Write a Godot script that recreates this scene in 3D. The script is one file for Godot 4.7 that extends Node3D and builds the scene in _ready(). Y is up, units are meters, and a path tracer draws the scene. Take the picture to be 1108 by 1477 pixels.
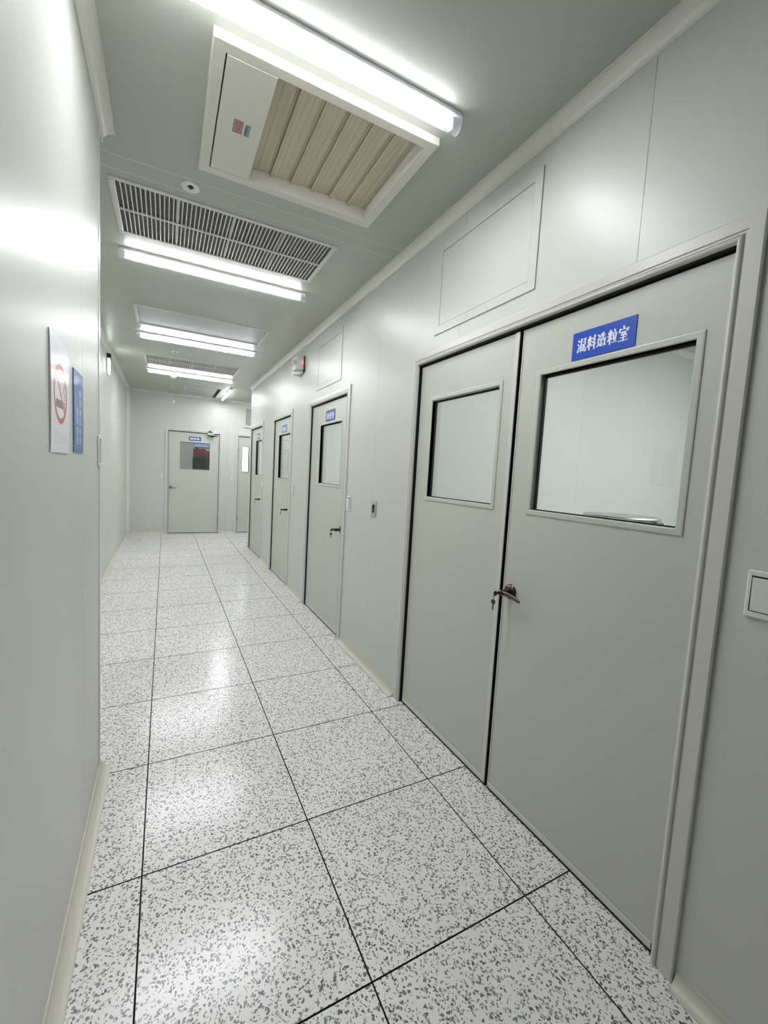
extends Node3D
# A clean-room corridor: pale steel panel walls and ceiling, speckled raised-floor tiles,
# a double door and three single doors along one wall, two doors at the far end.
# Axes: x across the corridor (towards the wall with the doors), y up, -z down the corridor.

const XR := 0.812        # face of the wall with the doors
const XL := -0.80        # face of the near wall on the other side
const XF := -1.213       # face of that side further on, set back
const ZC := -1.264       # where it steps back
const ZE := -8.437       # face of the end wall
const ZR := -6.70        # where the wall with the doors ends
const CEIL := 2.833
const ZB := 4.0          # behind the camera
const T := 0.05          # panel thickness
const RIGHT := -PI / 2   # turns of things mounted on the walls (local x along the wall, y up, z out of it)
const LEFT := PI / 2

var M := {}
var taken := {}
var rng := RandomNumberGenerator.new()

# ------------------------------------------------------------------ mesh helpers
func mb() -> SurfaceTool:
	var st := SurfaceTool.new()
	st.begin(Mesh.PRIMITIVE_TRIANGLES)
	return st

func vtx(st: SurfaceTool, p: Vector3, n: Vector3, uv := Vector2.ZERO) -> void:
	st.set_normal(n)
	st.set_uv(uv)
	st.add_vertex(p)

func tri(st: SurfaceTool, a: Vector3, b: Vector3, c: Vector3, n: Vector3) -> void:
	vtx(st, a, n)
	if (b - a).cross(c - a).dot(n) > 0.0:
		vtx(st, c, n); vtx(st, b, n)
	else:
		vtx(st, b, n); vtx(st, c, n)

func tris(st: SurfaceTool, ps: Array, ns: Array, uvs: Array) -> void:
	# one triangle with normals of its own
	var g: Vector3 = (ps[1] - ps[0]).cross(ps[2] - ps[0])
	var order := [0, 2, 1] if g.dot(ns[0] + ns[1] + ns[2]) > 0.0 else [0, 1, 2]
	for i in order:
		vtx(st, ps[i], ns[i], uvs[i])

func quad(st: SurfaceTool, a: Vector3, b: Vector3, c: Vector3, d: Vector3, n: Vector3) -> void:
	tri(st, a, b, c, n)
	tri(st, a, c, d, n)

func squad(st: SurfaceTool, a: Vector3, b: Vector3, c: Vector3, d: Vector3, na: Vector3, nb: Vector3, nc: Vector3, nd: Vector3) -> void:
	var z := Vector2.ZERO
	tris(st, [a, b, c], [na, nb, nc], [z, z, z])
	tris(st, [a, c, d], [na, nc, nd], [z, z, z])

func box(st: SurfaceTool, lo: Vector3, hi: Vector3, ch := 0.0) -> void:
	# box with chamfered edges
	var c := (lo + hi) * 0.5
	var h := (hi - lo) * 0.5
	ch = minf(ch, minf(h.x, minf(h.y, h.z)) * 0.95)
	for ax in 3:
		var u := (ax + 1) % 3
		var v := (ax + 2) % 3
		for s in [-1.0, 1.0]:
			var n := Vector3.ZERO
			n[ax] = s
			var q := []
			for k in [[-1.0, -1.0], [1.0, -1.0], [1.0, 1.0], [-1.0, 1.0]]:
				var p := Vector3.ZERO
				p[ax] = s * h[ax]
				p[u] = k[0] * (h[u] - ch)
				p[v] = k[1] * (h[v] - ch)
				q.append(c + p)
			quad(st, q[0], q[1], q[2], q[3], n)
	if ch <= 0.0:
		return
	for ax in 3:
		var u := (ax + 1) % 3
		var v := (ax + 2) % 3
		for su in [-1.0, 1.0]:
			for sv in [-1.0, 1.0]:
				var n := Vector3.ZERO
				n[u] = su
				n[v] = sv
				n = n.normalized()
				var q := []
				for k in [[-1.0, 0], [1.0, 0], [1.0, 1], [-1.0, 1]]:
					var p := Vector3.ZERO
					p[ax] = k[0] * (h[ax] - ch)
					p[u] = su * (h[u] - (ch if k[1] == 0 else 0.0))
					p[v] = sv * (h[v] - (0.0 if k[1] == 0 else ch))
					q.append(c + p)
				quad(st, q[0], q[1], q[2], q[3], n)
	for sx in [-1.0, 1.0]:
		for sy in [-1.0, 1.0]:
			for sz in [-1.0, 1.0]:
				var s := Vector3(sx, sy, sz)
				tri(st, c + s * (h - Vector3(0, ch, ch)), c + s * (h - Vector3(ch, 0, ch)), c + s * (h - Vector3(ch, ch, 0)), s.normalized())

func bx(lo: Vector3, hi: Vector3, ch := 0.0) -> SurfaceTool:
	var st := mb()
	box(st, lo, hi, ch)
	return st

func extrude(st: SurfaceTool, prof: Array, p0: Vector3, p1: Vector3, A: Vector3, B: Vector3, smooth := true, caps := true) -> void:
	# an open profile of (a, b) points carried from p0 to p1; a runs along A and b along B
	var n := prof.size()
	var dir := (p1 - p0).normalized()
	var norms := []
	for i in n - 1:
		var d: Vector2 = prof[i + 1] - prof[i]
		norms.append((A * d.x + B * d.y).cross(dir).normalized())
	var side := 0.0
	var mid := Vector2.ZERO
	for q in prof:
		mid += q / float(n)
	for i in n - 1:
		var m2: Vector2 = (prof[i] + prof[i + 1]) * 0.5 - mid
		side += (A * m2.x + B * m2.y).dot(norms[i])
	for i in n - 1:
		var a0: Vector3 = A * prof[i].x + B * prof[i].y
		var a1: Vector3 = A * prof[i + 1].x + B * prof[i + 1].y
		var n0: Vector3 = norms[i]
		var n1: Vector3 = norms[i]
		if smooth:
			if i > 0 and norms[i - 1].dot(norms[i]) > 0.6:
				n0 = (norms[i - 1] + norms[i]).normalized()
			if i < n - 2 and norms[i + 1].dot(norms[i]) > 0.6:
				n1 = (norms[i + 1] + norms[i]).normalized()
		squad(st, p0 + a0, p1 + a0, p1 + a1, p0 + a1, n0, n0, n1, n1)
	if caps:
		var poly := PackedVector2Array()
		for q in prof:
			poly.append(q)
		var idx := Geometry2D.triangulate_polygon(poly)
		for k in range(0, idx.size(), 3):
			var t := []
			for j in 3:
				var q: Vector2 = prof[idx[k + j]]
				t.append(A * q.x + B * q.y)
			tri(st, p0 + t[0], p0 + t[1], p0 + t[2], -dir)
			tri(st, p1 + t[0], p1 + t[1], p1 + t[2], dir)

func lathe(st: SurfaceTool, prof: Array, o: Vector3, ax: Vector3, seg := 24) -> void:
	# profile of (radius, height along ax)
	ax = ax.normalized()
	var u := ax.cross(Vector3.UP if absf(ax.y) < 0.9 else Vector3.RIGHT).normalized()
	var v := ax.cross(u).normalized()
	for i in prof.size() - 1:
		var d: Vector2 = prof[i + 1] - prof[i]
		var nn := Vector2(d.y, -d.x).normalized()
		var out: float = nn.x
		for k in seg:
			var t0 := TAU * k / seg
			var t1 := TAU * (k + 1) / seg
			var r0 := u * cos(t0) + v * sin(t0)
			var r1 := u * cos(t1) + v * sin(t1)
			var a: Vector3 = o + r0 * prof[i].x + ax * prof[i].y
			var b: Vector3 = o + r1 * prof[i].x + ax * prof[i].y
			var c: Vector3 = o + r1 * prof[i + 1].x + ax * prof[i + 1].y
			var e: Vector3 = o + r0 * prof[i + 1].x + ax * prof[i + 1].y
			var n0 := (r0 * nn.x + ax * nn.y).normalized()
			var n1 := (r1 * nn.x + ax * nn.y).normalized()
			squad(st, a, b, c, e, n0, n1, n1, n0)

func tube(st: SurfaceTool, pts: Array, r: float, seg := 10, closed := false) -> void:
	var n := pts.size()
	var rings := []
	var u := Vector3.ZERO
	for i in n:
		var d: Vector3
		if closed:
			d = pts[(i + 1) % n] - pts[(i + n - 1) % n]
		else:
			d = pts[mini(i + 1, n - 1)] - pts[maxi(i - 1, 0)]
		d = d.normalized()
		if u == Vector3.ZERO:
			u = d.cross(Vector3.UP if absf(d.y) < 0.9 else Vector3.RIGHT).normalized()
		else:
			u = (u - d * u.dot(d)).normalized()
		var v := d.cross(u)
		var ring := []
		for k in seg:
			var t := TAU * k / seg
			ring.append(u * cos(t) + v * sin(t))
		rings.append(ring)
	for i in (n if closed else n - 1):
		var j := (i + 1) % n
		for k in seg:
			var l := (k + 1) % seg
			squad(st, pts[i] + rings[i][k] * r, pts[i] + rings[i][l] * r, pts[j] + rings[j][l] * r, pts[j] + rings[j][k] * r, rings[i][k], rings[i][l], rings[j][l], rings[j][k])
	if not closed:
		for e in [0, n - 1]:
			var d2: Vector3 = (pts[0] - pts[1]) if e == 0 else (pts[n - 1] - pts[n - 2])
			for k in seg:
				tri(st, pts[e], pts[e] + rings[e][k] * r, pts[e] + rings[e][(k + 1) % seg] * r, d2.normalized())

# ------------------------------------------------------------------ object helpers
func numbered(called: String) -> String:
	if not taken.has(called):
		taken[called] = 0
		return called
	taken[called] += 1
	return "%s_%03d" % [called, taken[called]]

func part(called: String, st: SurfaceTool, m: Material, parent: Node) -> MeshInstance3D:
	var o := MeshInstance3D.new()
	o.name = called
	o.mesh = st.commit()
	o.material_override = m
	parent.add_child(o, true)
	return o

func meta(o: Node, label: String, category: String, group := "", kind := "") -> void:
	if label: o.set_meta("label", label)
	if category: o.set_meta("category", category)
	if group: o.set_meta("group", group)
	if kind: o.set_meta("kind", kind)

func thing(called: String, label: String, category: String, at := Vector3.ZERO, turn := 0.0, group := "", kind := "") -> Node3D:
	var o := Node3D.new()
	o.name = numbered(called)
	add_child(o)
	o.position = at
	o.rotation.y = turn
	meta(o, label, category, group, kind)
	return o

func mat(c: Color, rough := 0.5, metal := 0.0) -> StandardMaterial3D:
	var m := StandardMaterial3D.new()
	m.albedo_color = c
	m.roughness = rough
	m.metallic = metal
	return m

func glow(c: Color, e: float) -> StandardMaterial3D:
	var m := mat(Color(0.9, 0.9, 0.9), 0.4)
	m.emission_enabled = true
	m.emission = c
	m.emission_energy_multiplier = e
	return m

func c8(r: int, g: int, b: int) -> Color:
	return Color(r / 255.0, g / 255.0, b / 255.0)

# ------------------------------------------------------------------ computed prints
func speckle() -> ImageTexture:
	# off-white resin with angular grey chips; the sheet repeats seamlessly every 1.2 m
	var N := 1536
	var buf := PackedByteArray()
	buf.resize(N * N * 3)
	var base := [234, 233, 230]
	for i in N * N:
		buf[i * 3] = base[0]
		buf[i * 3 + 1] = base[1]
		buf[i * 3 + 2] = base[2]
	for k in 17500:
		var cx := rng.randi_range(0, N - 1)
		var cy := rng.randi_range(0, N - 1)
		var faint := rng.randf() < 0.18
		var ra := rng.randf_range(3.3, 7.3) * (0.62 if rng.randf() < 0.35 else 1.0)
		var rb := ra * rng.randf_range(0.30, 0.74)
		var th := rng.randf() * TAU
		var bend := rng.randf_range(-0.08, 0.08)
		var tone := rng.randi_range(168, 192) if faint else rng.randi_range(90, 150)
		var warm := rng.randi_range(-3, 3)
		var ct := cos(th)
		var sn := sin(th)
		var R := int(ceil(ra)) + 1
		var e1 := rng.randf_range(0.6, 1.0)
		var e2 := rng.randf_range(0.6, 1.0)
		for dy in range(-R, R + 1):
			for dx in range(-R, R + 1):
				var u := dx * ct + dy * sn
				var v := -dx * sn + dy * ct + bend * u * u
				var w := absf(u) / ra + absf(v) / rb * (e1 if v > 0.0 else e2)
				var q := maxf(absf(u) / ra, absf(v) / rb)
				if w < 1.25 and q < 0.92:
					var i := (((cy + dy + N) % N) * N + (cx + dx + N) % N) * 3
					buf[i] = tone - 3 + warm
					buf[i + 1] = tone
					buf[i + 2] = tone + 1 - warm
	var im := Image.create_from_data(N, N, false, Image.FORMAT_RGB8, buf)
	im.generate_mipmaps()
	return ImageTexture.create_from_image(im)

const RICE := [[[10, 20], [16, 34]], [[40, 16], [34, 32]], [[2, 42], [48, 42]], [[25, 6], [25, 96]], [[23, 46], [4, 76]], [[27, 46], [46, 66]]]
const GLYPHS := {
	"hun": [[[6, 10], [20, 22]], [[2, 38], [15, 48]], [[3, 94], [20, 60]], [[40, 6], [40, 46]], [[40, 6], [86, 6], [86, 46]], [[40, 26], [86, 26]], [[40, 45], [86, 45]], [[38, 54], [38, 92], [56, 82]], [[38, 70], [58, 66]], [[68, 52], [68, 86], [74, 93], [92, 93], [95, 78]], [[68, 72], [90, 62]]],
	"liao": [[[58, 18], [70, 28]], [[54, 42], [68, 52]], [[50, 74], [98, 62]], [[82, 4], [82, 96]]],
	"zao": [[[10, 10], [22, 22]], [[4, 40], [20, 38], [12, 58], [20, 74]], [[2, 90], [18, 76], [38, 91], [98, 91]], [[46, 8], [38, 26]], [[42, 20], [88, 20]], [[64, 4], [64, 40]], [[32, 40], [96, 40]], [[44, 52], [44, 82]], [[44, 52], [84, 52], [84, 82]], [[44, 78], [84, 78]]],
	"li": [[[70, 4], [76, 16]], [[52, 26], [96, 26]], [[60, 38], [68, 72]], [[88, 36], [79, 76]], [[48, 88], [100, 88]]],
	"shi": [[[48, 0], [54, 12]], [[12, 16], [8, 34]], [[12, 18], [92, 18], [86, 31]], [[22, 36], [80, 36]], [[46, 38], [28, 56], [74, 54]], [[62, 44], [80, 62]], [[22, 74], [80, 74]], [[50, 58], [50, 94]], [[6, 95], [96, 95]]],
	# unreadable at this distance: groups of strokes only
	"a": [[[8, 10], [92, 10]], [[8, 10], [8, 92]], [[40, 30], [84, 30]], [[42, 30], [42, 62]], [[84, 30], [84, 62]], [[42, 46], [84, 46]], [[42, 62], [84, 62]], [[62, 62], [62, 96]], [[36, 74], [26, 90]], [[84, 74], [96, 88]]],
	"b": [[[10, 10], [90, 10]], [[50, 0], [50, 40]], [[20, 26], [80, 26]], [[8, 42], [92, 42]], [[26, 54], [26, 96]], [[26, 54], [78, 54], [78, 96]], [[26, 74], [78, 74]], [[26, 94], [78, 94]]],
	"c": [[[14, 6], [14, 96]], [[2, 30], [28, 30]], [[44, 10], [92, 10]], [[44, 10], [44, 44]], [[92, 10], [92, 44]], [[44, 44], [92, 44]], [[68, 44], [68, 92]], [[40, 66], [96, 66]], [[36, 94], [98, 94]]],
}

func stroke_set(g: String) -> Array:
	var s: Array = GLYPHS[g]
	return RICE + s if g == "liao" or g == "li" else s

func draw_glyph(im: Image, g: String, x0: float, y0: float, w: float, h: float, col: Color, fat := 1.0) -> void:
	for s in stroke_set(g):
		for i in s.size() - 1:
			var a := Vector2(x0 + s[i][0] * w / 100.0, y0 + s[i][1] * h / 100.0)
			var b := Vector2(x0 + s[i + 1][0] * w / 100.0, y0 + s[i + 1][1] * h / 100.0)
			var d := (b - a).normalized()
			var r := lerpf(0.065, 0.034, absf(d.x)) * minf(w, h) * fat
			var steps := int((b - a).length()) + 1
			for k in steps + 1:
				var p := a.lerp(b, float(k) / steps)
				var rr := r * (1.25 if k < 2 else 1.0)
				im.fill_rect(Rect2i(int(p.x - rr), int(p.y - rr), maxi(1, int(2.0 * rr)), maxi(1, int(2.0 * rr))), col)

func tex(im: Image) -> ImageTexture:
	im.generate_mipmaps()
	return ImageTexture.create_from_image(im)

func sign_print(glyphs: Array, blue: Color, w := 704, h := 300) -> ImageTexture:
	var im := Image.create(w, h, false, Image.FORMAT_RGB8)
	im.fill(blue)
	var mx := w * 0.09
	var cell := (w - 2.0 * mx) / glyphs.size()
	var gh := minf(h * 0.52, cell * 1.25)
	for i in glyphs.size():
		draw_glyph(im, glyphs[i], mx + cell * i + cell * 0.05, (h - gh) * 0.52, cell * 0.88, gh, Color(0.93, 0.94, 0.97), 1.3)
	return tex(im)

func no_smoking_print() -> ImageTexture:
	var W := 420
	var H := 594
	var im := Image.create(W, H, false, Image.FORMAT_RGB8)
	im.fill(c8(226, 226, 230))
	var grey := c8(96, 92, 92)
	im.fill_rect(Rect2i(96, 318, 176, 42), grey)
	im.fill_rect(Rect2i(280, 318, 12, 42), grey)
	im.fill_rect(Rect2i(298, 318, 12, 42), grey)
	for k in 40:  # curls of smoke
		var t := k / 39.0
		for o in [0, 24]:
			im.fill_rect(Rect2i(int(276 + o + sin(t * 9.0) * 11.0), int(308 - t * 96.0), 9, 6), c8(110, 92, 96))
	var red := c8(196, 62, 60)
	var c := Vector2(205, 285)
	for y in H:
		for x in W:
			var p := Vector2(x, y) - c
			var r := p.length()
			if absf(r - 142.0) < 15.0 or (r < 142.0 and absf(p.x - p.y) < 17.0):
				im.set_pixel(x, y, red)
	for i in 4:
		draw_glyph(im, ["b", "c", "a", "b"][i], 62 + i * 78, 486, 60, 62, c8(198, 196, 202), 0.9)
	return tex(im)

func notice_print() -> ImageTexture:
	var im := Image.create(320, 512, false, Image.FORMAT_RGB8)
	im.fill(c8(66, 106, 168))
	var k := 0
	for i in 6:
		draw_glyph(im, ["a", "c", "b", "a", "b", "c"][i], 176, 110 + i * 60, 62, 50, c8(214, 224, 240))
	for i in 4:
		draw_glyph(im, ["b", "a", "c", "b"][i], 76, 228 + i * 60, 66, 52, c8(214, 224, 240))
	return tex(im)

func sticker_print() -> ImageTexture:
	var im := Image.create(128, 256, false, Image.FORMAT_RGB8)
	im.fill(c8(178, 148, 152))
	for r in [Rect2i(0, 0, 128, 7), Rect2i(0, 249, 128, 7), Rect2i(0, 0, 7, 256), Rect2i(121, 0, 7, 256)]:
		im.fill_rect(r, c8(74, 58, 72))
	for i in 3:
		draw_glyph(im, ["a", "b", "c"][i], 24, 24 + i * 60, 34, 46, c8(150, 60, 76), 1.2)
		draw_glyph(im, ["c", "a", "b"][i], 66, 24 + i * 60, 40, 46, c8(140, 62, 78), 1.2)
	im.fill_rect(Rect2i(20, 212, 80, 8), c8(90, 70, 88))
	im.fill_rect(Rect2i(20, 228, 60, 8), c8(90, 70, 88))
	return tex(im)

func sheet(called: String, w: float, h: float, t: float, m: Material, parent: Node, at := Vector3.ZERO, bow := 0.0) -> MeshInstance3D:
	# a printed plate: face towards +z, its print over the whole face
	var st := mb()
	var x0 := -w / 2
	var y0 := -h / 2
	var n := 8
	for i in n:
		var a := float(i) / n
		var b := float(i + 1) / n
		var za := t + bow * sin(a * PI)
		var zb := t + bow * sin(b * PI)
		var nn := Vector3(0, -(zb - za), h / n).normalized()
		var ps := [Vector3(x0, y0 + a * h, za), Vector3(-x0, y0 + a * h, za), Vector3(-x0, y0 + b * h, zb), Vector3(x0, y0 + b * h, zb)]
		var us := [Vector2(0, 1.0 - a), Vector2(1, 1.0 - a), Vector2(1, 1.0 - b), Vector2(0, 1.0 - b)]
		tris(st, [ps[0], ps[1], ps[2]], [nn, nn, nn], [us[0], us[1], us[2]])
		tris(st, [ps[0], ps[2], ps[3]], [nn, nn, nn], [us[0], us[2], us[3]])
		for sx in [-1.0, 1.0]:
			quad(st, Vector3(sx * w / 2, y0 + a * h, 0), Vector3(sx * w / 2, y0 + a * h, za), Vector3(sx * w / 2, y0 + b * h, zb), Vector3(sx * w / 2, y0 + b * h, 0), Vector3(sx, 0, 0))
	quad(st, Vector3(x0, y0, 0), Vector3(-x0, y0, 0), Vector3(-x0, y0, t), Vector3(x0, y0, t), Vector3.DOWN)
	quad(st, Vector3(x0, -y0, 0), Vector3(-x0, -y0, 0), Vector3(-x0, -y0, t), Vector3(x0, -y0, t), Vector3.UP)
	quad(st, Vector3(x0, y0, 0), Vector3(-x0, y0, 0), Vector3(-x0, -y0, 0), Vector3(x0, -y0, 0), Vector3(0, 0, -1))
	var o := part(called, st, m, parent)
	o.position = at
	return o

# ------------------------------------------------------------------ materials
func materials() -> void:
	var paint := c8(202, 205, 196)
	M.wall = mat(paint, 0.39)
	M.wall.metallic_specular = 0.55
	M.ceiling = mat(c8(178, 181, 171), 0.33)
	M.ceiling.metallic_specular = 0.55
	M.door = mat(c8(195, 198, 187), 0.42)
	M.frame = mat(c8(206, 207, 200), 0.32)
	M.strip = mat(c8(224, 224, 214), 0.4)
	M.cove = mat(c8(218, 218, 209), 0.3)
	M.skirting = mat(c8(202, 201, 187), 0.38)
	M.gasket = mat(c8(16, 16, 15), 0.7)
	M.joint = mat(c8(46, 42, 40), 0.9)
	M.tile = mat(Color.WHITE, 0.21)
	M.tile.albedo_texture = speckle()
	M.tile.metallic_specular = 0.55
	M.tile_edge = mat(c8(60, 56, 54), 0.8)
	M.chrome = mat(c8(150, 142, 132), 0.22, 1.0)
	M.bronze = mat(c8(92, 84, 76), 0.28, 1.0)
	M.steel = mat(c8(186, 188, 188), 0.25, 1.0)
	M.alu = mat(c8(196, 198, 198), 0.42, 0.7)
	M.white_plastic = mat(c8(224, 226, 220), 0.35)
	M.cream = mat(c8(220, 219, 206), 0.42)
	M.lining = mat(c8(238, 237, 230), 0.45)
	M.slat = mat(c8(206, 198, 176), 0.5)
	M.grille = mat(c8(214, 214, 212), 0.36)
	M.blade = mat(c8(176, 174, 174), 0.5)
	M.plenum = mat(c8(142, 143, 144), 0.6)
	M.deck = mat(c8(150, 149, 146), 0.9)
	M.grey_panel = mat(c8(176, 178, 180), 0.3, 0.35)
	M.vent = mat(c8(158, 160, 158), 0.5)
	M.black_plastic = mat(c8(20, 20, 20), 0.4)
	M.black_steel = mat(c8(24, 24, 25), 0.45)
	M.grey_board = mat(c8(54, 54, 54), 0.8)
	M.cloth = mat(c8(104, 12, 52), 0.9)
	M.blue_box = mat(c8(150, 178, 214), 0.4)
	M.glass = mat(Color(0.80, 0.90, 0.85, 0.03), 0.02)
	M.glass.transparency = BaseMaterial3D.TRANSPARENCY_ALPHA
	M.clear = mat(Color(0.95, 0.95, 0.98, 0.06), 0.03)
	M.clear.transparency = BaseMaterial3D.TRANSPARENCY_ALPHA
	M.lamp_body = mat(c8(225, 225, 228), 0.35)
	M.lamp = glow(Color(0.985, 0.985, 1.0), 15.0)
	M.led = glow(Color(1.0, 0.12, 0.06), 12.0)
	M.exit = glow(Color(0.95, 1.0, 0.99), 5.0)
	M.room = mat(c8(208, 213, 206), 0.42)
	M.room_floor = mat(c8(190, 192, 190), 0.4)

# ------------------------------------------------------------------ the setting
func panels(called: String, label: String, at: Vector3, turn: float, x0: float, x1: float, seams: Array, holes: Array, m: Material) -> Node3D:
	# a wall of upright steel panels; holes are [from, to, top] along it
	var w := thing(called, label, "wall", at, turn, "", "structure")
	var cuts := [x0, x1]
	for q in seams:
		if q > x0 and q < x1: cuts.append(q)
	cuts.sort()
	var g := 0.0007
	for i in cuts.size() - 1:
		var a: float = cuts[i] + g
		var b: float = cuts[i + 1] - g
		var st := mb()
		var xs := [a, b]
		for h in holes:
			for e in [h[0], h[1]]:
				if e > a and e < b: xs.append(e)
		xs.sort()
		for j in xs.size() - 1:
			var y := 0.0
			for h in holes:
				if xs[j] >= h[0] - 0.001 and xs[j + 1] <= h[1] + 0.001: y = h[2]
			box(st, Vector3(xs[j], y, -T), Vector3(xs[j + 1], CEIL, 0))
		part("panel", st, m, w)
	return w

func slab(called: String, label: String, category: String, lo: Vector3, hi: Vector3, m: Material) -> MeshInstance3D:
	var o := part(numbered(called), bx(lo, hi, 0.0), m, self)
	meta(o, label, category, "", "structure")
	return o

func cove_profile(r: float, lip: float) -> Array:
	# hollow quarter round between two faces: a = out along one face, b = out along the other
	var p := [Vector2(0, r + lip), Vector2(0.0045, r + lip), Vector2(0.0045, r + lip - 0.004)]
	for i in 9:
		var t := PI / 2 * i / 8.0
		p.append(Vector2(r + 0.0035 - r * cos(t), r + 0.0035 - r * sin(t)))
	p.append(Vector2(r + lip - 0.004, 0.0045))
	p.append(Vector2(r + lip, 0.0045))
	p.append(Vector2(r + lip, 0))
	return p

func cove(st: SurfaceTool, r: float, p0: Vector3, p1: Vector3, A: Vector3, B: Vector3) -> void:
	extrude(st, [Vector2(0, 0)] + cove_profile(r, 0.006) + [Vector2(0, 0)], p0, p1, A, B)

const OPEN_A := [-1.239, 0.302]
const OPEN_3 := [-3.278, -2.312]
const OPEN_2 := [-4.905, -4.025]
const OPEN_1 := [-6.605, -5.655]

func shell() -> void:
	# floor: each raised-floor tile is a piece; slab below with dark joints
	var fl := thing("floor", "speckled off-white floor of large square tiles with thin dark joints", "floor", Vector3.ZERO, 0, "", "structure")
	part("subfloor", bx(Vector3(XF - T, -0.12, -8.50), Vector3(2.5, -0.012, ZB + 0.06)), M.joint, fl)
	var xs := [-1.2, -0.6, 0.0, 0.6, 1.2, 1.8]
	for r in range(-7, 15):
		var za := -0.6 * r
		var zb := maxf(za - 0.6, ZE - 0.055)
		za = minf(za, ZB)
		if za - zb < 0.02: continue
		for k in range(-1, xs.size()):
			var xa: float = XF if k < 0 else xs[k]
			var xb: float = xs[k + 1] if k + 1 < xs.size() else 2.4
			if za < ZR and k >= 0:
				pass
			elif zb >= ZR - 0.0 or za > ZR:
				xb = minf(xb, XR + T + 0.0018)
			if za > ZR and zb < ZR and k >= 3:
				tile(fl, maxf(xa, XR + T + 0.0018) + 0.0018, (xs[k + 1] if k + 1 < xs.size() else 2.4) - 0.0018, zb + 0.0018, ZR + 0.02)
			if xb - xa < 0.03: continue
			tile(fl, xa + 0.0018, xb - 0.0018, zb + 0.0018, za - 0.0018)
	# ceiling panels, with the openings of the air unit and the grilles
	var ce := thing("ceiling", "pale grey steel panel ceiling with light sealant joints", "ceiling", Vector3.ZERO, 0, "", "structure")
	var zs := [ZB + 0.1, 2.6, 1.7, 0.75, -1.445, -1.555, -2.37, -3.45, -4.28, -5.27, -6.1, -6.97, -11.2]
	for i in zs.size() - 1:
		var st := mb()
		var z1: float = zs[i]
		var z0: float = zs[i + 1]
		var hole := []
		for h in [[-0.385, 0.42, -1.275, -0.64], [-0.785, 0.375, -2.155, -1.64], [-0.785, 0.375, -5.86, -5.335], [0.304, 0.361, -8.336, -7.244]]:
			if h[2] > z0 and h[3] < z1: hole = h
		var a := -1.35
		var b := 4.7
		if hole.is_empty():
			box(st, Vector3(a, CEIL, z0), Vector3(b, CEIL + 0.05, z1))
		else:
			box(st, Vector3(a, CEIL, z0), Vector3(hole[0], CEIL + 0.05, z1))
			box(st, Vector3(hole[1], CEIL, z0), Vector3(b, CEIL + 0.05, z1))
			box(st, Vector3(hole[0], CEIL, z0), Vector3(hole[1], CEIL + 0.05, hole[2]))
			box(st, Vector3(hole[0], CEIL, hole[3]), Vector3(hole[1], CEIL + 0.05, z1))
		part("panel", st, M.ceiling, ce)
		if i > 2:
			var xl := XF + 0.045 if z1 < ZC else XL + 0.045
			part("sealant_joint", bx(Vector3(xl, CEIL - 0.0012, z1 - 0.0025), Vector3(XR - 0.045, CEIL + 0.001, z1 + 0.0025)), M.strip, ce)
	slab("ceiling_deck", "concrete deck above the ceiling panels", "ceiling", Vector3(-1.5, CEIL + 0.34, -11.3), Vector3(4.8, CEIL + 0.38, ZB + 0.2), M.deck)

	# walls
	var holes := []
	for o in [OPEN_A, OPEN_3, OPEN_2, OPEN_1]:
		holes.append([o[0] - 0.03, o[1] + 0.03, 2.13])
	panels("wall_right", "pale grey steel panel wall with the double door and three single doors", Vector3(XR, 0, 0), RIGHT, ZR, ZB, [3.6, 2.7, 1.8, 1.0, 0.03, -0.877, -1.775, -2.68, -3.6, -4.2, -4.66, -5.4, -6.2, -6.45], holes, M.wall)
	panels("wall_left", "pale grey steel panel wall with the no smoking sheet", Vector3(XL, 0, 0), LEFT, -ZB, -ZC - 0.02, [0.825, -0.075, -0.975, -1.875, -2.775], [], M.wall)
	panels("wall_left_far", "set back pale grey panel wall reaching to the far corner", Vector3(XF, 0, 0), LEFT, -ZC - 0.05, -ZE + 0.05, [2.1, 3.0, 3.9, 4.8, 5.7, 6.6, 7.5], [], M.wall)
	panels("wall_step", "narrow return wall where the near wall steps back", Vector3(0, 0, ZC), PI, -XL + 0.02, -XF + 0.05, [], [], M.wall)
	panels("wall_end", "pale end wall with a windowed door and an outer door", Vector3(0, 0, ZE), 0, XF - 0.05, 2.45, [-0.40, 0.64], [[-0.487 - 0.03, 0.482 + 0.03, 2.13], [0.868 - 0.03, 1.72 + 0.03, 2.13]], M.wall)
	panels("wall_right_return", "return wall at the end of the door row", Vector3(0, 0, ZR), PI, -2.45, -XR - T, [], [], M.wall)
	panels("wall_right_far", "side wall of the wide end of the corridor", Vector3(2.4, 0, 0), RIGHT, ZE - 0.05, ZR, [], [], M.wall)
	panels("wall_back", "wall closing the corridor at its near end", Vector3(0, 0, ZB), PI, -XR - 0.05, -XL + 0.05, [], [], M.wall)
	# outside corner trims
	var ct := mb()
	var pr := []
	for i in 9:
		var t := PI / 2 * i / 8.0
		pr.append(Vector2(0.022 * cos(t), 0.022 * sin(t)))
	pr = [Vector2(0.024, -0.03), Vector2(0.024, 0)] + pr.slice(1, 8) + [Vector2(0, 0.024), Vector2(-0.03, 0.024), Vector2(-0.03, 0.018), Vector2(0, 0.018), Vector2(0.018, 0), Vector2(0.018, -0.03), Vector2(0.024, -0.03)]
	extrude(ct, pr, Vector3(XL - 0.021, 0, ZC + 0.021), Vector3(XL - 0.021, CEIL, ZC + 0.021), Vector3(1, 0, 0), Vector3(0, 0, -1))
	meta(part("trim_1", ct, M.frame, self), "rounded metal corner trim where the near wall steps back", "trim", "", "structure")
	# ceiling coves
	var t2 := mb()
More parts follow.
